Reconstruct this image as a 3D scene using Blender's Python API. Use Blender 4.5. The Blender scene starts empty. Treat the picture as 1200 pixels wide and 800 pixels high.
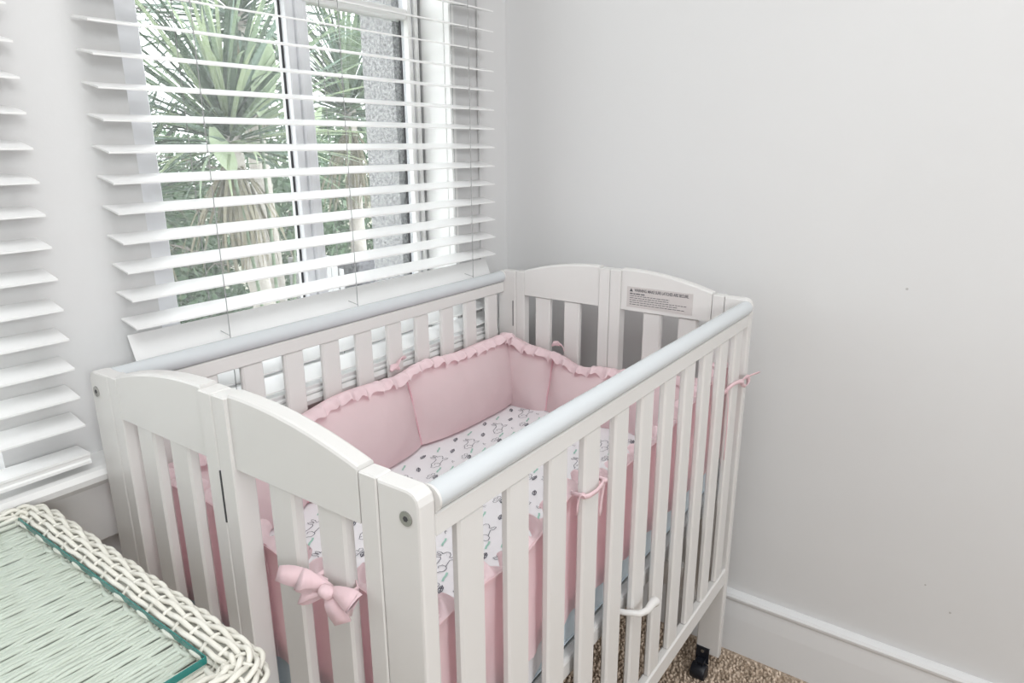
import bpy, bmesh, math, random
from mathutils import Vector, Matrix, noise
PI = math.pi
R = random.Random(7)
SC = bpy.context.scene
COL = SC.collection

# ------------------------------------------------------------------ camera
cam_d = bpy.data.cameras.new('camera'); cam = bpy.data.objects.new('camera', cam_d); COL.objects.link(cam)
cam_d.sensor_fit = 'HORIZONTAL'; cam_d.sensor_width = 36.0; cam_d.lens = 36.0*807.58/1200.0
cam_d.clip_start = 0.02; cam_d.clip_end = 200
EYE = Vector((-.3962, -.3896, 1.2046)); YAW, PIT, ROLL = .6259, .2794, -.0048
dv = Vector((math.cos(YAW)*math.cos(PIT), math.sin(YAW)*math.cos(PIT), -math.sin(PIT)))
rv = Vector((math.sin(YAW), -math.cos(YAW), 0)); uv = rv.cross(dv)
r2 = rv*math.cos(ROLL)+uv*math.sin(ROLL); u2 = -rv*math.sin(ROLL)+uv*math.cos(ROLL)
cam.matrix_world = Matrix(((r2.x, u2.x, -dv.x, EYE.x), (r2.y, u2.y, -dv.y, EYE.y), (r2.z, u2.z, -dv.z, EYE.z), (0, 0, 0, 1)))
SC.camera = cam

# ------------------------------------------------------------------ sky, lamps, exposure
W = bpy.data.worlds.new('overcast_sky'); SC.world = W; W.use_nodes = True
bg = W.node_tree.nodes['Background']; bg.inputs[0].default_value = (.96, .98, 1.0, 1); bg.inputs[1].default_value = 3.8
def area(name, loc, target, size, power, col=(1, 1, 1)):
    l = bpy.data.lights.new(name, 'AREA'); l.shape = 'DISK'; l.size = size; l.energy = power; l.color = col
    o = bpy.data.objects.new(name, l); COL.objects.link(o); o.location = loc
    o.rotation_euler = (Vector(target)-Vector(loc)).to_track_quat('-Z', 'Y').to_euler()
    return o
area('ceiling_lamp', (-.28, -.55, 2.37), (-.28, -.55, 0), 1.5, 19, (.965, .985, 1))
area('rear_fill_light', (-1.0, -2.25, 1.70), (.3, .2, 1.0), .7, 25, (.975, .99, 1))  # soft fill added behind the camera; no window is built there
SC.view_settings.view_transform = 'Standard'; SC.view_settings.look = 'None'
SC.view_settings.exposure = 0.22; SC.view_settings.gamma = 1.0; SC.view_settings.use_curve_mapping = False

# ------------------------------------------------------------------ materials
def mat(name, col, rough=.5, spec=.5, var=.03, vscale=8, bump=0, bscale=60, trans=0, sheen=0, coat=0, metal=0, col2=None, con=0, tcol=None):
    m = bpy.data.materials.new(name); m.use_nodes = True
    nt = m.node_tree; N = nt.nodes; L = nt.links
    b = N['Principled BSDF']; out = N['Material Output']
    tc = N.new('ShaderNodeTexCoord')
    nz = N.new('ShaderNodeTexNoise'); nz.inputs['Scale'].default_value = vscale; nz.inputs['Detail'].default_value = 4
    L.new(tc.outputs['Object'], nz.inputs['Vector'])
    mx = N.new('ShaderNodeMix'); mx.data_type = 'RGBA'
    c2 = col2 or tuple(max(0, c*(1-var*2)) for c in col)
    mx.inputs[6].default_value = (*c2, 1); mx.inputs[7].default_value = (*[min(1, c*(1+(0 if col2 else var))) for c in col], 1)
    if con:
        mr = N.new('ShaderNodeMapRange'); mr.inputs[1].default_value = .5-con; mr.inputs[2].default_value = .5+con
        L.new(nz.outputs['Fac'], mr.inputs[0]); L.new(mr.outputs[0], mx.inputs[0])
    else: L.new(nz.outputs['Fac'], mx.inputs[0])
    L.new(mx.outputs[2], b.inputs['Base Color'])
    b.inputs['Roughness'].default_value = rough; b.inputs['Specular IOR Level'].default_value = spec
    b.inputs['Metallic'].default_value = metal
    if sheen: b.inputs['Sheen Weight'].default_value = sheen
    if coat: b.inputs['Coat Weight'].default_value = coat
    if bump:
        n2 = N.new('ShaderNodeTexNoise'); n2.inputs['Scale'].default_value = bscale; n2.inputs['Detail'].default_value = 5
        L.new(tc.outputs['Object'], n2.inputs['Vector'])
        bp = N.new('ShaderNodeBump'); bp.inputs['Strength'].default_value = bump; bp.inputs['Distance'].default_value = .01
        L.new(n2.outputs['Fac'], bp.inputs['Height']); L.new(bp.outputs['Normal'], b.inputs['Normal'])
    if trans:
        tr = N.new('ShaderNodeBsdfTranslucent'); 
        if tcol: tr.inputs['Color'].default_value = (*tcol, 1)
        else: L.new(mx.outputs[2], tr.inputs['Color'])
        ms = N.new('ShaderNodeMixShader'); ms.inputs[0].default_value = trans
        L.new(b.outputs[0], ms.inputs[1]); L.new(tr.outputs[0], ms.inputs[2]); L.new(ms.outputs[0], out.inputs['Surface'])
    return m
def glass_mat(name, tint, haze, refl):
    m = bpy.data.materials.new(name); m.use_nodes = True
    nt = m.node_tree; N = nt.nodes; L = nt.links
    for n in list(N):
        if n.type == 'BSDF_PRINCIPLED': N.remove(n)
    out = N['Material Output']
    t = N.new('ShaderNodeBsdfTransparent'); t.inputs[0].default_value = (*tint, 1)
    g = N.new('ShaderNodeBsdfGlossy'); g.inputs['Roughness'].default_value = .02
    fr = N.new('ShaderNodeFresnel'); fr.inputs['IOR'].default_value = refl
    geo = N.new('ShaderNodeNewGeometry'); ff = N.new('ShaderNodeMath'); ff.operation = 'SUBTRACT'; ff.inputs[0].default_value = 1; L.new(geo.outputs['Backfacing'], ff.inputs[1])
    fm = N.new('ShaderNodeMath'); fm.operation = 'MULTIPLY'; L.new(fr.outputs[0], fm.inputs[0]); L.new(ff.outputs[0], fm.inputs[1])
    m1 = N.new('ShaderNodeMixShader'); L.new(fm.outputs[0], m1.inputs[0]); L.new(t.outputs[0], m1.inputs[1]); L.new(g.outputs[0], m1.inputs[2])
    if haze:
        d = N.new('ShaderNodeBsdfTranslucent'); d.inputs[0].default_value = (.9, .92, .93, 1)
        tc = N.new('ShaderNodeTexCoord'); nz = N.new('ShaderNodeTexNoise'); nz.inputs['Scale'].default_value = 160; nz.inputs['Detail'].default_value = 3
        L.new(tc.outputs['Object'], nz.inputs['Vector'])
        mr = N.new('ShaderNodeMapRange'); mr.inputs[1].default_value = .35; mr.inputs[2].default_value = .75
        mr.inputs[3].default_value = haze*.35; mr.inputs[4].default_value = haze*1.9; L.new(nz.outputs['Fac'], mr.inputs[0])
        m2 = N.new('ShaderNodeMixShader'); L.new(mr.outputs[0], m2.inputs[0]); L.new(m1.outputs[0], m2.inputs[1]); L.new(d.outputs[0], m2.inputs[2])
        L.new(m2.outputs[0], out.inputs['Surface'])
    else: L.new(m1.outputs[0], out.inputs['Surface'])
    return m
M = dict(
    wall=mat('wall_paint', (.71, .71, .71), .6, .3, .012, 3, .10, 25),
    wall_r=mat('wall_paint_plaster', (.71, .71, .71), .6, .3, .015, 2.2, .16, 9),
    mark=mat('wall_scuff', (.50, .49, .48), .8),
    ceiling=mat('ceiling_paint', (.85, .85, .84), .8, .2, .01),
    trim=mat('trim_gloss', (.84, .84, .83), .32, .5, .01, 5, .05, 20),
    slat=mat('blind_slat', (.86, .86, .855), .35, .5, .01, 6),
    cord=mat('blind_cord', (.38, .38, .38), .8, .2, .05),
    crib=mat('crib_paint', (.725, .712, .695), .35, .5, .012, 10, .02, 90),
    tube=mat('teething_rail', (.62, .65, .67), .22, .5, .01),
    metal=mat('screw_metal', (.42, .41, .39), .35, .5, .08, 80, metal=.9),
    dark=mat('dark_gap', (.06, .06, .065), .7),
    black=mat('caster_plastic', (.012, .014, .02), .4, .5, .05),
    label=mat('label_paper', (.60, .565, .55), .6, .3, .02, 40),
    ink=mat('label_ink', (.10, .10, .11), .7),
    print=mat('print_line', (.10, .10, .13), .9, .1),
    teal=mat('print_teal', (.40, .63, .54), .9, .1),
    sheet=mat('sheet_cotton', (.86, .85, .87), .9, .1, .01, 30, .06, 40),
    blue=mat('mattress_cover', (.74, .85, .92), .7, .2, .02, 20, .05, 60),
    pink=mat('bumper_pink', (.975, .86, .873), .9, .1, .02, 14, .10, 28, .42, .1, tcol=(1, .70, .745)),
    ruffle=mat('ruffle_pink', (.98, .82, .845), .9, .1, .03, 25, .08, 60, .35, .1),
    seam=mat('seam_pink', (.80, .48, .54), .9, .1),
    bow=mat('bow_pink', (.96, .75, .785), .8, .2, .03, 30, 0, 60, .3, .2),
    wicker=mat('wicker_white', (.82, .81, .75), .5, .4, .06, 30, .1, 120, col2=(.70, .68, .60)),
    wicker_base=mat('wicker_base', (.70, .70, .65), .8),
    tglass=glass_mat('table_glass', (.945, .975, .968), 0, 1.5),
    tedge=mat('glass_edge', (.02, .20, .18), .15, .6),
    pane=glass_mat('window_pane', (.97, .98, .98), .045, 1.35),
    alu=mat('frame_grey', (.86, .87, .90), .4, .5, .02),
    seal=mat('rubber_seal', (.05, .05, .055), .7),
    stucco=mat('stucco_grey', (.45, .45, .45), .95, .1, .2, 140, .35, 200, col2=(.20, .20, .205), con=.15),
    brown=mat('bare_wood', (.25, .12, .07), .7),
    carpet=mat('carpet_beige', (.62, .50, .40), .95, .1, .2, 120, .8, 140, col2=(.36, .28, .21), con=.15),
    pile=mat('carpet_yarn', (.78, .65, .53), .95, .1, .2, 70, 0, 1, col2=(.42, .33, .25), con=.15),
    base=mat('baseboard_paint', (.80, .805, .81), .3, .5, .01, 4, .05, 16),
    leafA=mat('leaf_green', (.22, .29, .19), .5, .4, .2, 4, trans=.3),
    leafB=mat('leaf_grey_green', (.18, .25, .20), .5, .4, .2, 4, trans=.3),
    leafC=mat('leaf_dark_green', (.07, .105, .07), .5, .4, .2, 4, trans=.2),
    leafE=mat('leaf_light_green', (.33, .40, .25), .5, .4, .2, 4, trans=.3),
    leafD=mat('leaf_dry', (.26, .24, .18), .8, .1, .2, 4, trans=.2),
    broad=mat('broad_leaf_pale', (.45, .55, .36), .45, .4, .1, 6, trans=.35),
    hedge=mat('hedge_green', (.13, .21, .12), .6, .3, .35, 9, trans=.2),
    bark=mat('pale_bark', (.48, .45, .41), .9, .1, .2, 20, .6, 40),
    barkd=mat('dark_bark', (.20, .18, .16), .9, .1, .2, 20),
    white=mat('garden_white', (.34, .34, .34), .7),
    stone=mat('dark_stone', (.12, .12, .13), .9, .1, .4, 40, .6, 60),
    soil=mat('garden_ground', (.25, .25, .20), .95, .1, .3, 6, .5, 30),
)

# ------------------------------------------------------------------ mesh helpers
class MB:
    def __init__(s): s.v = []; s.f = []; s.sm = []
    def add(s, vs, fs, smooth=False):
        n = len(s.v); s.v += [tuple(v) for v in vs]; s.f += [tuple(i+n for i in f) for f in fs]; s.sm += [smooth]*len(fs); return s
    def box(s, x0, x1, y0, y1, z0, z1, c=.0, xf=None):
        b = bmesh.new(); bmesh.ops.create_cube(b, size=1)
        for v in b.verts: v.co = ((x0+x1)/2+v.co.x*(x1-x0), (y0+y1)/2+v.co.y*(y1-y0), (z0+z1)/2+v.co.z*(z1-z0))
        if c: bmesh.ops.bevel(b, geom=list(b.edges), offset=c, segments=2 if c > .003 else 1, profile=.5, affect='EDGES')
        b.verts.index_update()
        vs = [xf @ v.co if xf else v.co.copy() for v in b.verts]
        s.add(vs, [[v.index for v in f.verts] for f in b.faces]); b.free(); return s
    def prism(s, poly, axis, a0, a1):           # poly in the two other axes, extruded along axis from a0 to a1
        n = len(poly)
        def p(q, a): return {'x': (a, q[0], q[1]), 'y': (q[0], a, q[1]), 'z': (q[0], q[1], a)}[axis]
        vs = [p(q, a0) for q in poly]+[p(q, a1) for q in poly]
        fs = [tuple(range(n)), tuple(range(2*n-1, n-1, -1))]+[(i, i+n, (i+1) % n+n, (i+1) % n) for i in range(n)]
        return s.add(vs, fs)
    def tube(s, pts, r, n=8, closed=False, cap=True):
        pts = [Vector(p) for p in pts]; k = len(pts); vs = []; fs = []
        for i, p in enumerate(pts):
            a = pts[(i-1) % k] if (closed or i) else p; b = pts[(i+1) % k] if (closed or i < k-1) else p
            t = (b-a).normalized()
            up = Vector((0, 0, 1)) if abs(t.z) < .9 else Vector((0, 1, 0))
            e1 = t.cross(up).normalized(); e2 = e1.cross(t)
            rr = r[i] if isinstance(r, (list, tuple)) else r
            for j in range(n):
                w = 2*PI*j/n; vs.append(p+e1*math.cos(w)*rr+e2*math.sin(w)*rr)
        m = k if closed else k-1
        for i in range(m):
            for j in range(n):
                fs.append((i*n+j, i*n+(j+1) % n, ((i+1) % k)*n+(j+1) % n, ((i+1) % k)*n+j))
        s.add(vs, fs, True)
        if cap and not closed: s.add(vs[:n], [tuple(range(n-1, -1, -1))]); s.add(vs[-n:], [tuple(range(n))])
        return s
    def grid(s, rows, smooth=True, closed_u=False):
        a = len(rows); b = len(rows[0]); vs = [p for r in rows for p in r]
        fs = [(i*b+j, i*b+j+1, (i+1)*b+j+1, (i+1)*b+j) for i in range(a-1) for j in range(b-1)]
        if closed_u: fs += [((a-1)*b+j, (a-1)*b+j+1, j+1, j) for j in range(b-1)]
        return s.add(vs, fs, smooth)
    def mesh(s, name, m):
        me = bpy.data.meshes.new(name); me.from_pydata(s.v, [], s.f)
        me.polygons.foreach_set('use_smooth', s.sm); me.materials.append(m); me.update()
        b = bmesh.new(); b.from_mesh(me); bmesh.ops.recalc_face_normals(b, faces=b.faces); b.to_mesh(me); b.free()
        return me
def obj(name, mb, m, parent=None, loc=None, label=None):
    me = mb.mesh(name, m) if isinstance(mb, MB) else mb
    o = bpy.data.objects.new(name, me); COL.objects.link(o)
    if parent: o.parent = parent
    if loc: o.location = loc
    if label: o['label'] = label
    return o
def struct(name, mb, m, parent=None):
    o = obj(name, mb, m, parent)
    if not parent: o['kind'] = 'structure'
    return o
def tag(o, label, cat, group=None):
    o['label'] = label; o['category'] = cat
    if group: o['group'] = group
    return o
def thing(name, label, cat, loc=(0, 0, 0), rz=0, group=None):
    o = bpy.data.objects.new(name, None); o.empty_display_size = .05; COL.objects.link(o); o.location = loc; o.rotation_euler = (0, 0, rz)
    return tag(o, label, cat, group)

# ------------------------------------------------------------------ room shell
XR, YW = 1.09, .70            # inner faces of the right wall and of the window wall
XL, YB, ZC = -2.3, -2.4, 2.40
SILL = .752
W1 = (.146, .88); W2 = (-.86, -.10); WT = 1.95
struct('floor', MB().box(XL, XR, YB, YW, -.06, 0), M['carpet'])
struct('ceiling', MB().box(XL-.1, XR+.1, YB-.1, YW+.1, ZC, ZC+.08), M['ceiling'])
struct('wall_right', MB().box(XR, XR+.12, YB, YW+.24, -.06, ZC), M['wall_r'])
struct('wall_left', MB().box(XL-.1, XL, YB, YW+.24, -.06, ZC), M['wall'])
struct('wall_front', MB().box(XL-.1, XR+.12, YB-.1, YB, -.06, ZC), M['wall'])
def wall_holes(y0, y1, holes, z0, zt):
    b = MB(); xs = [XL]+[v for h in holes for v in h]+[XR]
    for i in range(0, len(xs), 2): b.box(xs[i], xs[i+1], y0, y1, -.3 if y0 > .75 else -.06, ZC)
    for h in holes:
        b.box(h[0], h[1], y0, y1, -.3 if y0 > .75 else -.06, z0); b.box(h[0], h[1], y0, y1, zt, ZC)
    return b
struct('wall_back', wall_holes(YW, YW+.095, [W2, W1], SILL-.03, WT), M['wall'])
struct('wall_outside', wall_holes(YW+.135, YW+.24, [(W2[0]+.03, W2[1]-.03), (W1[0]+.03, W1[1]-.045)], SILL-.03, WT), M['stucco'])
for y, z, r in ((-.475, 1.335, .0028), (-.245, .935, .0025), (-.41, .285, .0022), (-.36, .33, .0018)):
    obj('wall_mark', MB().tube([(XR-.0006, y, z), (XR+.001, y, z)], r, 9), M['mark'], bpy.data.objects['wall_right'])
# sill, apron, bead beside the window, corner bead
sp = [(.640, .727), (.634, .733), (.632, .742), (.636, .750), (.645, .752), (.80, .752), (.80, .722), (.70, .722), (.645, .722)]
struct('trim_1', MB().prism(sp, 'x', XL, XR-.002), M['trim'])
struct('trim_2', MB().box(XL, XR-.002, .684, .6995, .612, .7215, .003), M['trim'])
struct('trim_3', MB().box(.868, .884, .690, .7095, SILL+.0005, WT, .003), M['trim'])
struct('trim_4', MB().box(.972, .979, .694, .6995, SILL+.0005, 2.2, .001), M['wall'])
# baseboards with a moulded top
bp = [(XR, 0), (XR-.018, 0), (XR-.018, .095), (XR-.0165, .122), (XR-.0155, .140), (XR-.021, .146), (XR-.022, .152), (XR-.018, .158), (XR-.006, .161), (XR, .161)]
b = MB(); n = len(bp)
b.add([(q[0], YB, q[1]) for q in bp]+[(q[0], YW, q[1]) for q in bp], [(i, i+n, (i+1) % n+n, (i+1) % n) for i in range(n)]+[tuple(range(n)), tuple(range(2*n-1, n-1, -1))])
struct('baseboard_right', b, M['base'])
struct('baseboard_back', MB().box(XL, XR-.023, YW-.018, YW, 0, .158, .004), M['base'])

# ------------------------------------------------------------------ windows
def window(name, x0, x1, mull):
    y0, y1 = .797, .833
    b = MB()
    b.box(x0, x0+.083, y0, y1, SILL, WT, .002); b.box(x1-.026, x1, y0, y1, SILL, WT, .002)
    b.box(x0+.083, x1-.026, y0, y1, SILL, SILL+.035, .002); b.box(x0+.083, x1-.026, y0, y1, WT-.05, WT, .002)
    w = struct(name, b, M['alu'] if mull else M['trim'])
    a, c = x0+.083, x1-.026
    h = obj('head_rail', MB().box(a, c, y0-.002, y1, 1.474, 1.497, .003), M['trim'], w)
    obj('right_stile', MB().box(c-.012, c, y0-.006, y0+.01, SILL+.035, WT-.05, .002).box(c+.006, c+.018, y0-.010, y0, SILL+.03, WT-.04, .002), M['trim'], w)
    mx = mull or (x0+x1)/2
    obj('meeting_stile', MB().box(mx-.025, mx-.006, y0, y1-.002, SILL+.035, 1.474, .002).box(mx-.006, mx+.012, y0-.008, y1-.008, SILL+.035, 1.474, .003).box(mx+.012, mx+.026, y0, y1-.002, SILL+.035, 1.474, .002), M['alu'], w)
    obj('rubber_seal', MB().box(mx-.0285, mx-.0252, .8135, .8168, SILL+.035, 1.474), M['seal'], w)
    obj('rubber_seal', MB().box(c-.0150, c-.0122, .8135, .8168, SILL+.035, 1.474), M['seal'], w)
    for (p, q, z0, z1) in ((a, mx-.025, SILL+.035, 1.474), (mx+.026, c, SILL+.035, 1.474), (a, c, 1.497, WT-.05)):
        obj('pane', MB().box(p, q, .817, .820, z0, z1), M['pane'], w)
    return w
w1 = window('window_1', *W1, .540)
obj('bare_wood_patch', MB().box(.40, .455, .788, .7965, SILL+.052, SILL+.066, .001), M['brown'], w1, label='small brown bare wood patch low on the frame')
obj('reveal_board', MB().box(.8765, .8795, .716, .786, SILL+.001, WT-.002, .001), M['trim'], w1)
window('window_2', *W2, None)

# ------------------------------------------------------------------ venetian blinds
def blind(label, x0, x1, ladders, zs, tilted, zrail, closed=()):
    t = thing('window_blind', label, 'blind', ((x0+x1)/2, .6575, SILL), 0, 'white venetian blinds on the window wall')
    ox = (x0+x1)/2
    def slat_mesh(hw, dz, sag=0):
        b = MB(); L = (x1-x0)/2; n = 10; th = .0026
        top = []; bot = []
        for i in range(n+1):
            x = -L+2*L*i/n; rt = []; rb = []
            for k in range(5):
                q = -1+k/2; y = hw*q; z = dz*q+.0004*(1-q*q)
                rt.append((x, y, z+th/2)); rb.append((x, y, z-th/2))
            top.append(rt); bot.append(rb)
        b.grid(top); b.grid(bot)
        for i in range(n):
            for k in (0, 4):
                b.add([top[i][k], top[i+1][k], bot[i+1][k], bot[i][k]], [(0, 1, 2, 3)])
        for i in (0, n):
            for k in range(4): b.add([top[i][k], top[i][k+1], bot[i][k+1], bot[i][k]], [(0, 1, 2, 3)])
        return b.mesh('slat', M['slat'])
    ms = slat_mesh(.0225, .0046); ml = slat_mesh(.0220, .0065); mt = slat_mesh(.008, .0205)
    for i, z in enumerate(zs):
        o = obj('slat', mt if i in tilted else ml if tilted and i > max(tilted) else ms, M['slat'], t, (0, (R.random()-.5)*.001+(.003 if i in tilted else 0), z-SILL))
        if i not in tilted: o.rotation_euler = ((R.random()-.5)*.02, (R.random()-.5)*.0012, 0)
    L = (x1-x0)/2
    rz = zrail-SILL
    obj('bottom_rail', MB().prism([(-.021, rz), (-.021, rz+.004), (-.0185, rz+.006), (-.0185, rz+.011), (-.021, rz+.0125), (-.021, rz+.016), (.021, rz+.016), (.021, rz)], 'x', -L, L), M['slat'], t)
    obj('head_rail', MB().box(-L, L, -.026, .026, 1.98-SILL, 2.03-SILL, .002), M['slat'], t)
    hi = 1.98-SILL
    for lx in ladders:
        for y in (-.0245, .0245):
            pts = [(lx-ox+R.uniform(-.0004, .0004), y, rz+.016+(hi-rz-.016)*k/12) for k in range(13)]
            obj('ladder_cord', MB().tube(pts, .0008, 5), M['cord'], t)
        b = MB()
        for z in zs:
            b.tube([(lx-ox, -.0245, z-SILL-.006), (lx-ox, .0245, z-SILL+.002)], .0006, 4)
        obj('ladder_rung', b, M['cord'], t)['kind'] = 'stuff'
    return t
def zlist(z0, pitch, n_up, n_dn): return [z0+pitch*k for k in range(n_up, 0, -1)]+[z0-pitch*k for k in range(n_dn+1)]
F0 = 1.3685
zsR = zlist(F0, .0421, 14, 9)+[.948, .9075, .863, .823, .785]
blind('white venetian blind with open slats over the palm window beside the crib', .0765, .955, (.222, .500, .862), zsR, {25}, .7525)
zsL = zlist(F0+.006, .0421, 14, 13)
blind('white venetian blind at the left edge, above the wicker table', -.93, -.0145, (-.17, -.5, -.80), zsL, set(), .7645)
# a short pull cord hangs in the right blind
# ------------------------------------------------------------------ crib
CY = .0062
crib = thing('baby_crib', 'white wooden slatted baby crib with arched ends standing in the room corner', 'crib', (0, 0, 0), CY)
LX, WY = .98, .622
def arch(y): return .911+.030*(1-((.274-y)/.195)**2)
def end_panel(x0, x1, near):
    P = lambda y: y
    for side in (0, 1):
        m = (lambda y: y) if side == 0 else (lambda y: WY-y)
        def bx(a, c, z0, z1, ch, dx0=0, dx1=0):
            p, q = sorted((m(a), m(c)))
            return MB().box(x0+dx0, x1-dx1, p, q, z0, z1, ch)
        # outer stile: leg with a rounded top corner, down to the caster
        poly = [(0, .058), (0, .892), (.002, .899), (.007, .904), (.014, .906), (.0535, .906), (.0535, .058)]
        b = MB(); pl = [(m(y), z) for y, z in poly]
        c = .003
        b.prism(pl, 'x', x0, x1)
        bb = bmesh.new()
        vs = [bb.verts.new(v) for v in b.v]
        for f in b.f: bb.faces.new([vs[i] for i in f])
        ed = [e for e in bb.edges if abs(e.verts[0].co.x-e.verts[1].co.x) < 1e-6]
        bmesh.ops.recalc_face_normals(bb, faces=bb.faces)
        bmesh.ops.bevel(bb, geom=ed, offset=c, segments=2, profile=.5, affect='EDGES')
        me = bpy.data.meshes.new('leg'); bb.to_mesh(me); bb.free(); me.materials.append(M['crib'])
        leg = obj('leg', me, M['crib'], crib)
        obj('stile', bx(.0541, .0785, .20, .907, .0015), M['crib'], crib)
        # arched top rail
        ys = [.0792+(.2838-.0792)*i/16 for i in range(17)]
        fr = []
        for y in ys:
            z = arch(y); t = .004
            fr.append([(x0, m(y), .850), (x0, m(y), z-t), (x0+.0012, m(y), z-.0012), (x0+t, m(y), z), (x1-t, m(y), z), (x1-.0012, m(y), z-.0012), (x1, m(y), z-t), (x1, m(y), .850), (x0, m(y), .850)])
        b = MB().grid(fr, False); b.add(fr[0][:-1], [tuple(range(8))]); b.add(fr[-1][:-1], [tuple(range(8))])
        obj('arched_top_rail', b, M['crib'], crib)
        obj('center_stile', bx(.2843, .3105, .10, .9365, .0015, -.004, -.002), M['crib'], crib)
        obj('bottom_rail', bx(.0790, .2838, .20, .262, .002), M['crib'], crib)
        for a in (.108, .189):
            obj('slat', bx(a, a+.042, .262, .850, .003, .003, .004), M['crib'], crib)
        # recessed bolt on the outer face
        xf = x0 if near else x1; sg = -1 if near else 1
        yb = m(.0165)
        bo = obj('bolt', MB().tube([(xf-sg*.004, yb, .877), (xf+sg*.0012, yb, .877)], .0075, 16), M['metal'], crib)
        obj('bolt_socket', MB().tube([(xf+sg*.0010, yb, .877), (xf+sg*.0016, yb, .877)], .0030, 6), M['dark'], bo)
    # hinge slot in the middle joint
    obj('hinge_slot', MB().box((x0-.0046) if near else x1-.002, x0+.002 if near else x1+.0026, WY/2-.0012, WY/2+.0012, .775, .842), M['dark'], crib)
end_panel(0, .022, True)
end_panel(.958, .98, False)
obj('hinge_slot', MB().box(.9572, .960, .5762, .5782, .768, .832), M['dark'], crib)
# long sides
def long_side(y0, y1, front):
    yc = (y0+y1)/2
    obj('teething_rail', MB().tube([(.0222, yc, .8895), (.9578, yc, .8895)], .0135, 24), M['tube'], crib, label='glossy pale grey tubular top rail')
    for xa, xb in ((.0221, .0250), (.9550, .9579)):
        obj('end_collar', MB().tube([(xa, yc, .8895), (xb, yc, .8895)], .0142, 24), M['crib'], crib)
    obj('side_top_rail', MB().box(.0225, .9575, yc-.008, yc+.008, .852, .8765, .0015), M['crib'], crib)
    obj('side_bottom_rail', MB().box(.0225, .9575, yc-.0085, yc+.0085, .258, .298, .003), M['crib'], crib)
    src = None
    for i in range(11):
        x = .057+.0835*i
        if src is None:
            src = obj('side_slat', MB().box(-.0205, .0205, -.006, .006, 0, .555, .003), M['crib'], crib)
        else:
            o2 = src.copy(); COL.objects.link(o2); o2.parent = crib; src2 = o2
        o = src if i == 0 else o2
        o.location = (x+.0205, yc, .2975)
long_side(-.001, .018, True)
long_side(.602, .621, False)
# small bolts and pegs at the far leg, latch hook on the mattress frame
obj('bolt', MB().tube([(.9535, .026, .611), (.9582, .026, .611)], .0042, 10), M['metal'], crib)
for z in (.520, .470): obj('peg', MB().tube([(.940, .024, z), (.9585, .024, z)], .0045, 10), M['crib'], crib)
hk = [(.455, .045, .489), (.462, .010, .490), (.470, -.012, .492), (.482, -.019, .494), (.500, -.020, .497), (.512, -.019, .492)]
obj('latch_hook', MB().tube(hk, [.004, .005, .0055, .0055, .007, .0085], 10), M['crib'], crib, label='white plastic hook gripping a front slat')
# mattress support frame
b = MB().box(.026, .954, .023, .043, .470, .502, .005).box(.026, .954, .578, .598, .470, .502, .005)
b.box(.026, .046, .043, .578, .470, .502, .004).box(.934, .954, .043, .578, .470, .502, .004)
obj('support_frame', b, M['crib'], crib)
obj('support_board', MB().box(.046, .934, .043, .578, .488, .4995), M['crib'], crib)
# casters
for x, dx in ((.022, 1), (.958, -1)):
    for y in (.036, WY-.036):
        c = obj('caster_bracket', MB().box(x+dx*.0002, x+dx*.003, y-.015, y+.015, .034, .074, .0008).box(x+dx*.003, x+dx*.02, y-.009, y+.009, .030, .046, .002), M['black'], crib, label='black caster bracket')
        obj('caster_wheel', MB().tube([(x+dx*.017, y-.017, .019), (x+dx*.017, y-.0165, .019), (x+dx*.017, y-.014, .019), (x+dx*.017, y+.014, .019), (x+dx*.017, y+.0165, .019), (x+dx*.017, y+.017, .019)], [.012, .0178, .019, .019, .0178, .012], 22), M['black'], c)
        obj('caster_screw', MB().tube([(x+dx*.002, y, .064), (x+dx*.0045, y, .064)], .004, 10), M['metal'], c)
# warning label on the far end panel
xl = .9576
lab = obj('warning_label', MB().box(xl-.0004, xl+.0006, .119, .269, .858, .9035), M['label'], crib, label='printed warning sticker')
def text_mesh(txt, size, name, bold=.0):
    cu = bpy.data.curves.new('t', 'FONT'); cu.body = txt; cu.size = size; cu.extrude = .0001; cu.offset = bold
    cu.align_x = 'LEFT'
    o = bpy.data.objects.new('t', cu); COL.objects.link(o)
    bpy.context.view_layer.update()
    me = bpy.data.meshes.new_from_object(o.evaluated_get(bpy.context.evaluated_depsgraph_get()))
    bpy.data.objects.remove(o); bpy.data.curves.remove(cu); me.name = name
    me.materials.clear(); me.materials.append(M['ink']); return me
def put_text(txt, y, z, width, name):
    me = text_mesh(txt, .0095, name, .00012)
    w = max(v.co.x for v in me.vertices); s = width/w
    o = obj(name, me, M['ink'], lab); o.matrix_local = Matrix.Translation((xl-.0006, y, z)) @ Matrix(((0, 0, -1, 0), (-1, 0, 0, 0), (0, 1, 0, 0), (0, 0, 0, 1))) @ Matrix.Diagonal((s, 1, 1, 1))
    return o
put_text('WARNING: MAKE SURE LATCHES ARE SECURE.', .2515, .8935, .124, 'label_heading')
obj('warning_triangle', MB().prism([(.2630, .8930), (.2550, .8930), (.2590, .9005)], 'x', xl-.0008, xl-.0003), M['ink'], lab)
b = MB()
for k, (w0, h) in enumerate(((.036, .0022), (.092, .0012), (.090, .0012), (.130, .0012), (.110, .0012), (.127, .0012))):
    z = .8885-k*.0047; y = .262
    while y > .262-w0:
        l = R.uniform(.004, .010); b.box(xl-.0008, xl-.0003, max(y-l, .262-w0), y, z-h/2, z+h/2); y -= l+.0016
obj('fine_print', b, M['ink'], lab)

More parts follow.
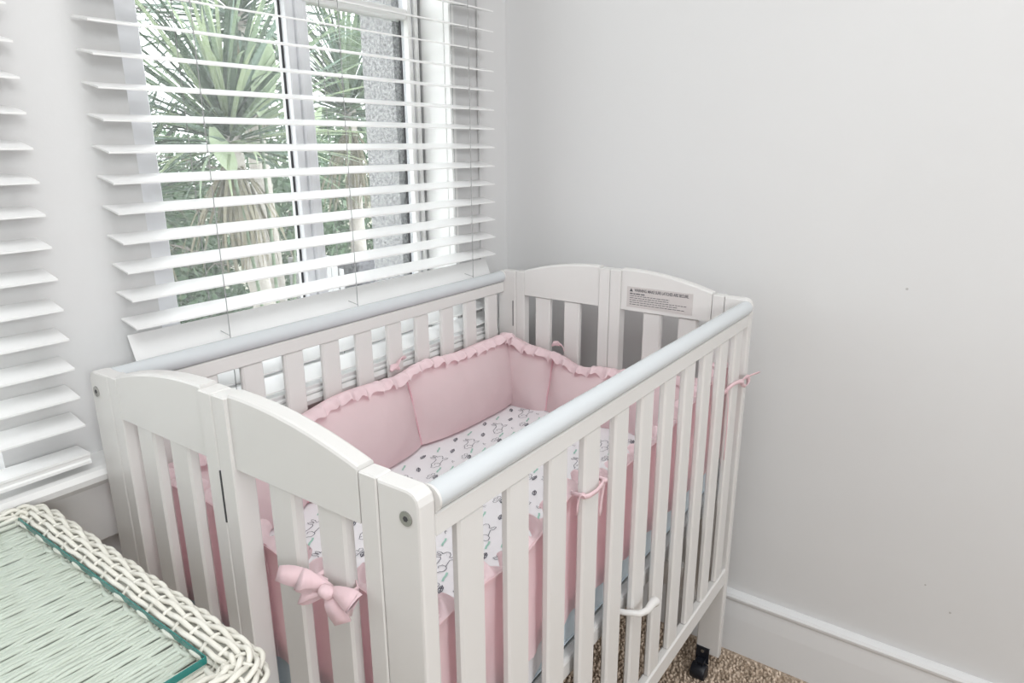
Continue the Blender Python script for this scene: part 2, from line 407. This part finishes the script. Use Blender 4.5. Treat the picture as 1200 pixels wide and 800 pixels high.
# ------------------------------------------------------------------ mattress and sheet
def at(root): return root
mt = MB().box(.040, .938, .0370, .5755, 0, .080, .012)
mo = tag(obj('mattress', mt, M['blue'], None, (0, 0, .5025)), 'pale blue mattress lying on the crib base under the bumper', 'mattress'); mo.rotation_euler = (0, 0, CY)
seam = MB()
for z in (.010, .070): seam.tube([(.055, .0368, z), (.925, .0368, z)], .0014, 6)
obj('piping', seam, M['blue'], mo)
# sheet: top surface with soft undulation, wraps a little over the edges
def sheet_z(x, y): return .0045+.0022*noise.noise(Vector((x*9, y*9, 3)))
rows = []
for i in range(49):
    x = .0394+(.9386-.0394)*i/48; r = [(x, .0364, -.012)]
    for j in range(25):
        y = .0364+(.5764-.0364)*j/24; r.append((x, y, sheet_z(x, y)))
    r.append((x, .5764, -.012)); rows.append(r)
b = MB().grid(rows)
b.grid([[(p[0], p[1], -.012) for p in rows[0 if i == 0 else -1][1:-1]] if k == 0 else list(rows[0 if i == 0 else -1][1:-1]) for i in (0,) for k in (0, 1)])
b.grid([[(p[0], p[1], -.012) for p in rows[-1][1:-1]], list(rows[-1][1:-1])])
sh = tag(obj('fitted_sheet', b, M['sheet'], None, (0, 0, .5825)), 'white cotton sheet printed with outline rabbits and small leaves on the mattress', 'sheet'); sh.rotation_euler = (0, 0, CY)
# the sheet's corner pocket, folded over the near front corner of the mattress
obj('corner_pocket', MB().add([(.0394, .0358, -.002), (.33, .0358, -.004), (.225, .0354, -.079), (.0394, .0354, -.079)], [(0, 1, 2, 3)]), M['sheet'], sh)
# printed motifs: thin flat outlines lying on the sheet
bunny = [[(-.026, -.006), (-.031, -.004), (-.032, .002), (-.027, .004), (-.024, .002)], [(-.026, -.006), (-.022, -.011), (-.014, -.011), (-.010, -.007)], [(-.027, .004), (-.018, .009), (-.006, .008), (.004, .009), (.008, .012)],
         [(.008, .012), (.006, .020), (.009, .024), (.012, .020), (.012, .013)], [(.013, .013), (.015, .021), (.019, .023), (.019, .016), (.016, .012)], [(.016, .012), (.022, .009), (.023, .004), (.018, .000), (.012, -.001)],
         [(-.010, -.007), (-.002, -.006), (.006, -.005), (.010, -.010), (.018, -.011), (.018, -.008), (.012, -.004), (.012, -.001)], [(-.018, .001), (-.013, .003), (-.009, -.001), (-.010, -.007)], [(.018, .006), (.0185, .0065)]]
cloud = [[(-.010, -.003), (-.013, 0), (-.010, .004), (-.005, .003), (-.002, .006), (.003, .005), (.005, .002), (.010, .003), (.012, -.001), (.009, -.004), (-.010, -.003)], [(-.004, .001), (-.003, -.001)], [(.002, .002), (.003, -.001)]]
leafm = [[(-.009, -.003), (-.004, .003), (.004, .004), (.010, .003), (.005, -.002), (-.002, -.004), (-.009, -.003)], [(-.009, -.003), (.008, .002)], [(-.004, .002), (-.002, -.003)], [(.001, .003), (.003, -.002)], [(.004, .003), (.006, 0)]]
sprig = [[(-.004, -.002), (0, .001), (.004, .002), (.007, .001)], [(.003, .002), (.004, -.003)]]
def ribbon(b, pts, w, ox, oy, rot, sc=1):
    c, s = math.cos(rot), math.sin(rot)
    q = [Vector((ox+sc*(x*c-y*s), oy+sc*(x*s+y*c))) for x, y in pts]
    vs = []
    for i, p in enumerate(q):
        t = (q[min(i+1, len(q)-1)]-q[max(i-1, 0)]).normalized(); nn = Vector((-t.y, t.x))
        for sgn in (1, -1):
            a = p+nn*w*sgn/2; vs.append((a.x, a.y, sheet_z(a.x, a.y)+.0010))
    b.add(vs, [(2*i, 2*i+1, 2*i+3, 2*i+2) for i in range(len(q)-1)])
ink = MB(); teal = MB()
rr = random.Random(3)
for ix in range(9):
    for iy in range(7):
        x = .085+ix*.104+(iy % 2)*.052; y = .075+iy*.080
        if x > .90 or y > .55: continue
        rot = .25+rr.uniform(-.15, .15)
        for pl in bunny: ribbon(ink, pl, .0010, x, y, rot, rr.uniform(.92, 1.08))
        for (dx, dy, kind) in ((.052, .008, leafm), (.046, -.030, cloud), (-.004, .040, leafm)):
            if x+dx < .92 and .06 < y+dy < .56:
                rt = .2+rr.uniform(-.3, .3)
                for pl in kind: ribbon(ink, pl, .0012 if kind is leafm else .0009, x+dx, y+dy, rt)
        if x+.03 < .91 and .07 < y-.03:
            for pl in sprig: ribbon(ink, pl, .0008, x+.012, y-.026, rr.uniform(0, 1))
        for (dx, dy) in ((.040, .036), (-.030, -.026)):
            if .06 < x+dx < .92 and .06 < y+dy < .56: ribbon(teal, [(-.010, -.003), (-.003, 0), (.004, .001), (.011, .004)], .0034, x+dx, y+dy, rr.uniform(-.1, .3))
o = obj('printed_outline', ink, M['print'], sh); o['kind'] = 'stuff'
o = obj('printed_leaf', teal, M['teal'], sh); o['kind'] = 'stuff'

# ------------------------------------------------------------------ padded bumper
bum = thing('crib_bumper', 'pink padded ruffle-edged bumper lining the inside of the crib', 'bumper', (0, 0, .5025), CY)
ZB0 = .5025
def lerp_list(tab, s):
    for (a, va), (c, vc) in zip(tab, tab[1:]):
        if s <= c:
            q = max(0, (s-a)/(c-a)); q = q*q*(3-2*q); return va+(vc-va)*q
    return tab[-1][1]
SIDES = {  # origin, direction along, inward normal, length range, seams, top table, bottom table, foot, bulge
    'back': ((0, .5985), (1, 0), (0, -1), [.034, .285, .580, .948], [(0, .742), (.28, .738), (.42, .752), (.55, .748), (.62, .758), (.75, .748), (.88, .752), (.98, .746)], .594, .040, .046),
    'front': ((0, .0215), (1, 0), (0, 1), [.034, .345, .640, .948], [(0, .728), (.1, .732), (.2, .726), (.335, .760), (.45, .732), (.6, .732), (.75, .748), (.93, .772), (.98, .770)], .564, .002, .026),
    'near': ((.0265, 0), (0, 1), (1, 0), [.030, .300, .590], [(0, .722), (.132, .740), (.22, .720), (.32, .738), (.42, .752), (.6, .748)], .562, .002, .026),
    'far': ((.9535, 0), (0, 1), (-1, 0), [.030, .235, .445, .590], [(0, .735), (.18, .722), (.30, .712), (.37, .702), (.44, .725), (.5, .730), (.6, .752)], .588, .036, .038),
}
def side_point(S, s, off, z):
    (ox, oy), (dx, dy), (nx, ny) = S[:3]
    return (ox+dx*s+nx*off, oy+dy*s+ny*off, z-ZB0)
for sn, S in SIDES.items():
    cuts, top, zb, foot, bul = S[3:]
    rs = random.Random(sn)
    for a, c in zip(cuts, cuts[1:]):
        nu, nv = 36, 18; inn = []; outr = []
        ph = rs.uniform(0, 50)
        for i in range(nu+1):
            u = i/nu; s = a+(c-a)*u
            e = (1-abs(2*u-1)**2.6)**.8
            ri = []; ro = []
            zt = lerp_list(top, s)-.006*(1-e)
            for j in range(nv+1):
                v = j/nv; z = zb+(zt-zb)*v
                prof = math.sin(PI*min(1, .12+v*.88))**.65
                basein = foot*(1-v)**.8+.010
                wr = .0030*noise.noise(Vector((s*22+ph, z*22, 1)))+.0022*noise.noise(Vector((s*70+ph, z*25, 5)))*(1-e+.25)
                t = basein+(bul*e)*prof+wr*(.3+.7*prof)
                if v == 1: t = .007
                sx = s+(.016*math.sin(PI*v)*(1 if sn == 'back' else .4))*(1 if 0 < i < nu else 0)*0
                ri.append(side_point(S, sx, t, z))
                fold = .0085*noise.noise(Vector((s*26+ph, z*7, 9)))+.0015*noise.noise(Vector((s*80, z*20, 2)))
                to = .0085+fold if v < 1 else .006
                ro.append(side_point(S, sx, min(max(.001, to), t-.002), z))
            inn.append(ri); outr.append(ro)
        b = MB().grid(inn).grid(outr)
        b.grid([[inn[0][j], outr[0][j]] for j in range(nv+1)]); b.grid([[inn[-1][j], outr[-1][j]] for j in range(nv+1)])
        b.grid([[inn[i][0], outr[i][0]] for i in range(nu+1)]); b.grid([[inn[i][-1], outr[i][-1]] for i in range(nu+1)])
        po = obj('bumper_panel', b, M['pink'], bum)
        # corded seam at the panel's start, running down the inside
        if a != cuts[0]:
            obj('corded_seam', MB().tube([Vector(p)+Vector((S[2][0]*.0015, S[2][1]*.0015, 0)) for p in inn[0]], .0016, 6), M['seam'], po)
    # gathered ruffle on the upper edge
    n = int((cuts[-1]-cuts[0])/.0024); rows = []
    ph = 0; f = 1
    for i in range(n+1):
        s = cuts[0]+(cuts[-1]-cuts[0])*i/n
        ph += .0024*2*PI/(.024+.026*(.5+.5*noise.noise(Vector((s*14, 3 if sn == 'back' else 8, 0)))))
        amp = (.0085 if sn in ('back', 'far') else .0115)*(.55+.75*(.5+.5*noise.noise(Vector((s*18, 1, 7 if sn == 'far' else 2)))))
        zt = lerp_list(top, s); lean = .5+.5*noise.noise(Vector((s*9, 5, 5)))
        r = []
        for j in range(8):
            q = j/7
            off = .006+(.042 if sn in ('back', 'far') else .026)*math.sin(q*1.35)*(.75+.35*lean)
            z = zt-.003+(.016 if sn in ('back', 'far') else .012)*math.sin(min(1, q*1.15)*PI*.62)-.022*q*q*(.6+.6*lean)
            w = amp*q**.8
            wob = noise.noise(Vector((s*30, 2, 1))); off += w*.9*math.sin(ph); z += w*(.75*math.sin(ph+1.2*wob+.5*q)+.35*math.sin(2.3*ph+wob*3))
            cr = .0032*q*noise.noise(Vector((s*95, q*2.5, 4))); off += cr; z += cr*.9
            r.append(side_point(S, s+w*.35*math.cos(ph+wob), off, z))
        rows.append(r)
    obj('ruffle', MB().grid(rows), M['ruffle'], bum)
# ties: ribbons knotted round the slats
def strip(b, pts, w, dirs=None, th=.0008):
    pts = [Vector(p) for p in pts]; vs = []
    for i, p in enumerate(pts):
        t = (pts[min(i+1, len(pts)-1)]-pts[max(i-1, 0)]).normalized()
        d = Vector(dirs[i] if isinstance(dirs, list) else dirs or (0, 0, 1)); d = (d-t*d.dot(t)).normalized()
        nn = t.cross(d)*th; ww = w[i] if isinstance(w, list) else w
        vs += [p+d*ww/2+nn, p-d*ww/2+nn, p-d*ww/2-nn, p+d*ww/2-nn]
    fs = []
    for i in range(len(pts)-1):
        for k in range(4): fs.append((4*i+k, 4*i+(k+1) % 4, 4*i+4+(k+1) % 4, 4*i+4+k))
    fs += [(0, 1, 2, 3), (4*len(pts)-4, 4*len(pts)-3, 4*len(pts)-2, 4*len(pts)-1)]
    b.add(vs, fs, True)
def bez(P, n=12):
    P = [Vector(p) for p in P]; out = []
    for i in range(n+1):
        t = i/n; q = P[:]
        while len(q) > 1: q = [x.lerp(y, t) for x, y in zip(q, q[1:])]
        out.append(q[0])
    return out
zz = lambda z: z-ZB0
b = MB()   # bow on the near end, around the slat nearest the front corner
K = Vector((-.006, .124, zz(.762)))
D0 = (.6, .1, .8)
b.tube([K+Vector((-.004, .009, -.002)), K+Vector((-.0065, .004, 0)), K+Vector((-.0065, -.004, 0)), K+Vector((-.004, -.009, .001))], [.004, .0075, .0075, .004], 10)
WL = [.006, .010, .016, .021, .025, .027, .027, .026, .023, .018, .012, .008, .006]
strip(b, bez([K, K+Vector((-.014, .014, .014)), K+Vector((-.018, .044, .015)), K+Vector((-.016, .042, -.004)), K+Vector((-.004, .014, -.004)), K]), [w*.86 for w in WL], D0)
strip(b, bez([K, K+Vector((-.014, .014, -.004)), K+Vector((-.020, .046, -.012)), K+Vector((-.014, .044, -.026)), K+Vector((-.004, .014, -.016)), K]), [w*.62 for w in WL], D0)
strip(b, bez([K, K+Vector((-.012, -.016, .010)), K+Vector((-.014, -.060, .020)), K+Vector((-.010, -.070, .000)), K+Vector((-.004, -.016, -.002)), K]), [w*.85 for w in WL], D0)
strip(b, bez([K, K+Vector((-.012, -.010, -.004)), K+Vector((-.012, -.020, -.010)), K+Vector((-.010, -.026, -.024))], 9), [.008, .012, .016, .019, .021, .022, .023, .023, .022, .021], (.3, -.9, .3))
strip(b, bez([K, K+Vector((-.012, .020, .010)), K+Vector((-.014, .048, .006)), K+Vector((-.012, .074, -.004))], 9), [.008, .012, .016, .018, .020, .021, .021, .020, .018, .016], D0)
strip(b, [K+Vector((.003, .010, .002)), K+Vector((.001, .0235, .004)), K+Vector((.014, .0235, .004)), K+Vector((.024, .012, .004)), K+Vector((.026, 0, .003)), K+Vector((.022, -.012, .002)), K+Vector((.014, -.0245, .001)), K+Vector((.001, -.0245, 0)), K+Vector((-.003, -.008, 0))], .009, (0, 0, 1))
obj('tie_bow', b, M['bow'], bum, label='bow tied around a near end slat')
b = MB()   # plain tie around the fourth front slat
strip(b, [(.303, .020, zz(.768)), (.303, -.000, zz(.768)), (.310, -.0035, zz(.768)), (.328, -.004, zz(.767)), (.344, -.0035, zz(.769)), (.3515, -.002, zz(.772)), (.3525, .012, zz(.774)), (.3500, .022, zz(.774))], [.006, .006, .006, .0055, .006, .007, .007, .006], (0, 0, 1), .0012)
b.tube([(.350, .001, zz(.772)), (.3535, -.002, zz(.771)), (.356, .001, zz(.767))], [.003, .0045, .003], 8)
strip(b, bez([(.354, -.001, zz(.770)), (.357, .001, zz(.752)), (.355, .004, zz(.738)), (.356, .004, zz(.716))], 8), .010, (1, .2, 0))
strip(b, bez([(.304, -.001, zz(.768)), (.300, .003, zz(.778)), (.300, .008, zz(.770)), (.299, .008, zz(.742))], 8), .007, (1, .3, 0))
obj('tie_ribbon', b, M['bow'], bum, label='ribbon tied around a front slat')
b = MB()   # knot at the far front leg
K = Vector((.925, -.0035, zz(.745)))
b.tube([K+Vector((-.012, .004, .004)), K+Vector((-.004, 0, .003)), K+Vector((.003, -.001, 0)), K+Vector((.010, .001, -.002))], [.002, .004, .005, .002], 8)
strip(b, bez([K, K+Vector((.020, -.006, -.022)), K+Vector((.046, -.004, -.028)), K+Vector((.052, -.004, .010)), K+Vector((.026, -.004, .014)), K], 12), .008, (0, -.6, .8))
strip(b, bez([K, K+Vector((.025, -.004, .006)), K+Vector((.050, -.008, .004)), K+Vector((.078, -.014, .002))], 8), .005, (0, -.5, .9))
strip(b, bez([K, K+Vector((-.03, .003, .01)), K+Vector((-.050, .008, .0)), K+Vector((-.056, .014, -.01))], 8), .007, (0, .2, 1))
strip(b, bez([K+Vector((-.05, .010, 0)), K+Vector((-.054, .003, -.03)), K+Vector((-.050, .003, -.08)), K+Vector((-.053, .004, -.15))], 10), .005, (1, .4, 0))
obj('tie_bow', b, M['bow'], bum, label='small knot at the far front leg')
b = MB()   # little knot behind the far panel's slat
K = Vector((.949, .447, zz(.742)))
b.tube([K+Vector((0, .010, -.004)), K+Vector((.002, .003, .003)), K+Vector((.002, -.004, .004)), K+Vector((0, -.012, .0))], [.002, .006, .006, .002], 8)
strip(b, bez([K, K+Vector((-.004, -.012, .010)), K+Vector((-.004, -.024, .004)), K+Vector((-.002, -.026, -.010))], 8), .010, (-.6, 0, .8))
obj('tie_bow', b, M['bow'], bum)
b = MB()   # knot on the back, between two slats
K = Vector((.563, .596, zz(.757)))
b.tube([K+Vector((-.012, 0, .0)), K+Vector((-.004, .002, .006)), K+Vector((.004, .002, .006)), K+Vector((.012, 0, -.002))], [.003, .007, .007, .003], 8)
strip(b, bez([K, K+Vector((.012, 0, .020)), K+Vector((.022, 0, .026)), K+Vector((.028, 0, .016))], 8), .012, (.3, -.6, .6))
obj('tie_bow', b, M['bow'], bum)

# ------------------------------------------------------------------ wicker table
TX0, TX1, TY0, TY1 = -.64, -.086, .094, .628
tab = thing('wicker_table', 'white woven wicker side table with an inset glass top under the left window', 'table', ((TX0+TX1)/2, (TY0+TY1)/2, 0))
tcx, tcy = (TX0+TX1)/2, (TY0+TY1)/2
hx, hy = (TX1-TX0)/2, (TY1-TY0)/2
def rrect(off, n_per, z):     # rounded rectangle inset by off from the outer edge, list of (point, outward)
    rad = .045; out = []
    ax, ay = hx-rad, hy-rad
    L = [2*ay, rad*PI/2, 2*ax, rad*PI/2]*2; tot = sum(L)
    for i in range(n_per):
        s = tot*i/n_per; k = 0
        while s > L[k]: s -= L[k]; k += 1
        if k in (0, 2, 4, 6):
            p, nrm = [((hx, -ay+s), (1, 0)), None, ((ax-s, hy), (0, 1)), None, ((-hx, ay-s), (-1, 0)), None, ((-ax+s, -hy), (0, -1))][k]
        else:
            a0 = {1: 0, 3: PI/2, 5: PI, 7: 1.5*PI}[k]; w = a0+s/rad; cx, cy = {1: (ax, ay), 3: (-ax, ay), 5: (-ax, -ay), 7: (ax, -ay)}[k]
            nrm = (math.cos(w), math.sin(w)); p = (cx+nrm[0]*rad, cy+nrm[1]*rad)
        out.append((p[0]-nrm[0]*off, p[1]-nrm[1]*off, nrm))
    return out
RC, RZ, RR = .023, .7285, .0195
NST = 84; SUB = 8
base = rrect(RC, NST*SUB, 0)
obj('rim_core', MB().tube([(x, y, RZ) for x, y, n_ in rrect(RC, 120, 0)], .0150, 10, True), M['wicker_base'], tab)
rows = 12
for k in range(rows):
    th = math.radians(172-k*(172+55)/(rows-1)); pts = []
    for i, (x, y, nr) in enumerate(base):
        ph = PI*i/SUB+(PI if k % 2 else 0)
        r = RR+.0030*math.sin(ph)+.0006*noise.noise(Vector((i*.21, k*3.3, 0)))
        dth = .05*noise.noise(Vector((i*.13, k*5.1, 4)))
        pts.append((x+nr[0]*r*math.cos(th+dth), y+nr[1]*r*math.cos(th+dth), RZ+r*math.sin(th+dth)))
    obj('rim_strand', MB().tube(pts, .0029, 6, True), M['wicker'], tab)
stk = rrect(RC, NST, 0)
for i, (x, y, nr) in enumerate(rrect(RC, NST*SUB, 0)[SUB//2::SUB]):
    pts = []
    for j in range(9):
        th = math.radians(172-j*(172+55)/8)
        pts.append((x+nr[0]*(RR-.0008)*math.cos(th), y+nr[1]*(RR-.0008)*math.cos(th), RZ+(RR-.0008)*math.sin(th)))
    obj('rim_stake', MB().tube(pts, .0019, 6), M['wicker'], tab)
# woven panel below the glass
obj('panel_board', MB().box(-hx+.03, hx-.03, -hy+.03, hy-.03, .712, .7245), M['wicker_base'], tab)
px0, px1 = -hx+.034, hx-.034; py0, py1 = -hy+.034, hy-.034
PW = .031
nw = int((px1-px0)/PW)
for phs in (0, 1):
    pts = [(px0+(px1-px0)*i/(nw*7), 0, .0013*math.sin(PI*i/7+phs*PI)) for i in range(nw*7+1)]
    if phs == 0: pm0 = MB().tube(pts, .0024, 6).mesh('panel_strand', M['wicker'])
    else: pm1 = MB().tube(pts, .0024, 6).mesh('panel_strand', M['wicker'])
ny = int((py1-py0)/.0050)
for i in range(ny):
    # strands beaten together in pairs
    o = obj('panel_strand', pm0 if (i//2) % 2 else pm1, M['wicker'], tab, (R.uniform(-.002, .002), py0+.003+.0050*i+R.uniform(-.0007, .0007), .7305+R.uniform(-.0004, .0004)))
    o.rotation_euler = (0, 0, R.uniform(-.003, .003))
for i in range(nw+1):
    obj('panel_stake', MB().tube([(px0+(px1-px0)*i/nw, py0, .7297), (px0+(px1-px0)*i/nw, py1, .7297)], .0020, 6), M['wicker'], tab)
# glass
gx0, gx1, gy0, gy1 = -.60-tcx, -.129-tcx, .159-tcy, .603-tcy
g = obj('glass_top', MB().box(gx0, gx1, gy0, gy1, .7385, .7455), M['tglass'], tab, label='clear green-tinted glass pane')
obj('glass_edge', MB().box(gx0, gx1, gy0-.0012, gy0, .7385, .7455).box(gx0, gx1, gy1, gy1+.0012, .7385, .7455).box(gx1, gx1+.0012, gy0, gy1, .7385, .7455).box(gx0-.0012, gx0, gy0, gy1, .7385, .7455), M['tedge'], g, label='dark teal glass edge')
# apron and legs
for i in range(14):
    z = .705-i*.0065
    obj('apron_strand', MB().tube([(x, y, z+.0012*math.sin(PI*j/3+PI*i)) for j, (x, y, n_) in enumerate(rrect(.030, 150, 0))], .0030, 5, True), M['wicker'], tab)
for sx in (-1, 1):
    for sy in (-1, 1):
        x, y = sx*(hx-.055), sy*(hy-.055)
        b = MB().tube([(x, y, 0), (x, y, .3), (x, y, .715)], .018, 12)
        for k in range(60): b.tube([(x+.019*math.cos(a*PI/5), y+.019*math.sin(a*PI/5), .01+k*.0112+a*.0011) for a in range(11)], .0035, 5)
        obj('leg', b, M['wicker'], tab)

# ------------------------------------------------------------------ carpet pile where the floor shows
pv = []; pf = []
rp = random.Random(11)
x0, x1, y0, y1 = .02, XR-.024, -.46, .66
step = .0088
ix = int((x1-x0)/step); iy = int((y1-y0)/step)
for i in range(ix):
    for j in range(iy):
        x = x0+(i+.5+rp.uniform(-.35, .35))*step; y = y0+(j+.5+rp.uniform(-.35, .35))*step
        h = rp.uniform(.005, .011); r = rp.uniform(.0030, .0046); lx, ly = rp.uniform(-.004, .004), rp.uniform(-.004, .004)
        n0 = len(pv); a0 = rp.uniform(0, 6.28)
        for zz_, rr_, l in ((-.001, .7, 0), (h*.6, 1.0, .6), (h, .55, 1)):
            for k in range(5):
                w = a0+2*PI*k/5; pv.append((x+lx*l+r*rr_*math.cos(w), y+ly*l+r*rr_*math.sin(w), zz_))
        for q in (0, 5):
            for k in range(5): pf.append((n0+q+k, n0+q+(k+1) % 5, n0+q+5+(k+1) % 5, n0+q+5+k))
        pf.append(tuple(n0+10+k for k in range(5)))
me = bpy.data.meshes.new('carpet_pile'); me.from_pydata(pv, [], pf); me.materials.append(M['pile']); me.polygons.foreach_set('use_smooth', [True]*len(pf))
o = bpy.data.objects.new('carpet_pile', me); COL.objects.link(o); o['kind'] = 'stuff'; o.parent = bpy.data.objects['floor']

# ------------------------------------------------------------------ garden
GZ = -.35
struct('ground', MB().box(-14, 22, .95, 26, GZ-.1, GZ), M['soil'])
def strap_mesh(L, w, droop, fold=.25, nseg=9):
    b = MB(); rows = []
    x = z = 0; a = 0
    for i in range(nseg+1):
        q = i/nseg; hw = w/2*min(1, .45+2.2*q)*(1-q**3.0)+.0008
        rows.append([(x, -hw, z+hw*fold), (x, 0, z), (x, hw, z+hw*fold)])
        a = -droop*q**1.6; x += L/nseg*math.cos(a); z += L/nseg*math.sin(a)
    return b.grid(rows)
def palm(label, base, crown, n, L, mats, trunk_r, seed, dry=.18, group='strap-leaved palms outside the window'):
    t = thing('strap_leaf_palm', label, 'palm', (base[0], base[1], GZ), 0, None)
    c = Vector(crown)-Vector((base[0], base[1], GZ)); r = random.Random(seed)
    mid = c*.5+Vector((r.uniform(-.06, .06), r.uniform(-.05, .05), 0))
    pts = bez([(0, 0, 0), mid, c], 10)
    obj('trunk', MB().tube(pts, [trunk_r*(1.25-.35*i/10) for i in range(11)], 10), M['bark'], t)
    green = [strap_mesh(L*r.uniform(.75, 1.1), L*.028*r.uniform(.8, 1.2), d).mesh('leaf', mats[k % len(mats)]) for k, d in enumerate((.25, .5, .75, 1.05, .35, .9, .6, .15, .45, .8))]
    drym = [strap_mesh(L*r.uniform(.75, 1.0), L*.028, d).mesh('dry_leaf', M['leafD']) for d in (.5, .9)]
    for k in range(n):
        yaw = k*2.39996+r.uniform(-.2, .2); q = (k+.5)/n
        hang = k >= n*(1-dry)
        pitch = math.radians(82-115*q**.9+r.uniform(-8, 8)) if not hang else math.radians(-50-30*r.random())
        me = r.choice(drym) if hang else r.choice(green)
        o = obj('dry_leaf' if hang else 'leaf', me, None, t)
        s = .75+.35*math.sin(PI*min(1, q+.15))
        start = c+Vector((0, 0, .05*(1-q)-.10*q))
        o.matrix_local = Matrix.Translation(start) @ Matrix.Rotation(yaw, 4, 'Z') @ Matrix.Rotation(-pitch, 4, 'Y') @ Matrix.Rotation(r.uniform(-.5, .5), 4, 'X') @ Matrix.Scale(s, 4)
    return t
palm('nearest strap-leaved palm with hanging dry leaves, centred in the left pane', (1.55, 2.25), (1.27, 2.2, 1.25), 290, .68, (M['leafA'], M['leafC'], M['leafB'], M['leafE'], M['leafC']), .045, 1, .22)
palm('taller palm whose crown reaches the top of the left pane', (1.95, 2.95), (1.84, 2.9, 1.84), 260, .85, (M['leafB'], M['leafC'], M['leafA']), .05, 2, .12)
palm('palm behind the meeting stile filling the right pane', (2.62, 2.95), (2.52, 2.9, 1.42), 260, .85, (M['leafA'], M['leafC'], M['leafE'], M['leafB']), .045, 3, .15)
palm('low palm at the left edge of the left pane', (1.02, 2.75), (1.10, 2.7, 1.02), 180, .62, (M['leafB'], M['leafC'], M['leafA']), .04, 4, .15)
# broad-leaved plant
bl = thing('broad_leaf_plant', 'plant with pale oval upright leaves in front of the palm crowns', 'plant', (1.36, 2.12, GZ))
for k, (dx, dz, h, wd, tilt) in enumerate(((-.0, 1.66, .30, .13, .15), (.16, 1.50, .24, .10, .5), (-.14, 1.44, .22, .10, -.5))):
    rows = []
    for i in range(11):
        q = i/10; hw = wd/2*math.sin(PI*q**.85)**.8 if 0 < q < 1 else .001
        rows.append([(dx+j*hw*math.cos(.5)+math.sin(tilt)*q*h, -.25*abs(j)*hw-.05*q*q, dz+q*h*math.cos(tilt)) for j in (-1, -.5, 0, .5, 1)])
    obj('leaf', MB().grid(rows), M['broad'], bl)
    obj('stalk', MB().tube(bez([(dx*.2, 0, 0), (dx*.3, 0, dz*.5), (dx, .0, dz)], 8), .008, 6), M['leafA'], bl)
# thin dark-branched conifer
cf = thing('sparse_conifer', 'sparse conifer with thin dark drooping twigs at the upper left of the window', 'tree', (1.55, 3.6, GZ))
obj('trunk', MB().tube([(0, 0, 0), (.02, 0, 1.4), (.0, 0, 2.9)], [.05, .035, .012], 8), M['barkd'], cf)
rc = random.Random(5)
for k in range(34):
    z = .9+k*.058; a = k*2.4; L = .75*(1-.55*k/34)
    d = Vector((math.cos(a), math.sin(a), 0)); pts = bez([(0, 0, z), d*L*.5+Vector((0, 0, z+.06)), d*L+Vector((0, 0, z-.10))], 7)
    b = MB().tube(pts, [.008-.0009*i for i in range(8)], 5)
    for m_ in range(26):
        q = .15+.85*m_/26; p = pts[min(7, int(q*7))]; sd = rc.choice((-1, 1)); l = rc.uniform(.05, .14)
        e = Vector(p)+Vector((-d.y*sd*l+d.x*l*.5, d.x*sd*l+d.y*l*.5, -l*.45))
        b.tube([p, (Vector(p)+e)/2+Vector((0, 0, .01)), e], [.0035, .004, .001], 4)
    obj('branch', b, M['barkd'] if k % 3 else M['leafB'], cf)
# leafy shrubs
def shrub(label, c, rad, n, seed, size):
    t = thing('leafy_shrub', label, 'shrub', (c[0], c[1], GZ)); r = random.Random(seed)
    b = MB()
    for k in range(7):
        a = r.uniform(0, 6.28); b.tube(bez([(0, 0, 0), (0, 0, c[2]*.5), (rad[0]*.6*math.cos(a), rad[1]*.6*math.sin(a), c[2]-GZ+r.uniform(0, rad[2]*.4))], 6), [.02, .018, .016, .013, .01, .008, .005], 6)
    obj('stem', b, M['barkd'], t)
    v = []; f = []
    for k in range(n):
        d = Vector((r.gauss(0, 1), r.gauss(0, 1), r.gauss(0, 1))).normalized()
        q = (.45+.55*r.random()**.5)*(1+.22*noise.noise(d*2.3+Vector((seed, 0, 0))))
        p = Vector((d.x*rad[0]*q, d.y*rad[1]*q, c[2]-GZ+d.z*rad[2]*q))
        if p.z < .02: p.z = r.uniform(.02, .3)
        u = Vector((r.gauss(0, 1), r.gauss(0, 1), r.gauss(0, .7))).normalized(); w = u.cross(Vector((r.gauss(0, 1), r.gauss(0, 1), r.gauss(0, 1)))).normalized()
        s = size*r.uniform(.6, 1.3); i0 = len(v)
        v += [p-u*s, p+w*s*.38-u*s*.1, p+u*s, p-w*s*.38-u*s*.1]; f += [(i0, i0+1, i0+2), (i0, i0+2, i0+3)]
    me = bpy.data.meshes.new('foliage'); me.from_pydata([tuple(x) for x in v], [], f); me.materials.append(M['hedge'])
    o = obj('foliage', me, None, t); o['kind'] = 'stuff'
shrub('dark green shrub low behind the nearest palm, left', (1.55, 3.9, .42), (.75, .5, .75), 5200, 21, .045)
shrub('dark green shrub behind the palms, in the middle of the window', (2.75, 4.3, .62), (.85, .5, .95), 6000, 22, .045)
shrub('dark green shrub behind the palms, near the stucco edge', (4.1, 4.7, .60), (.85, .5, 1.0), 5500, 23, .05)
# white gate post and dark stone planter
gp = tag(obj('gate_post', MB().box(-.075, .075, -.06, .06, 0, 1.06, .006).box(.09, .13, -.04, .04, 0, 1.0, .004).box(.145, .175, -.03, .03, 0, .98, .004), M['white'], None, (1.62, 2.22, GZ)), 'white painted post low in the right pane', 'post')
pl = tag(obj('stone_planter', MB().box(-.18, .18, -.15, .15, 0, .98, .02), M['stone'], None, (2.13, 2.42, GZ)), 'dark rough stone block beside the white post', 'planter')
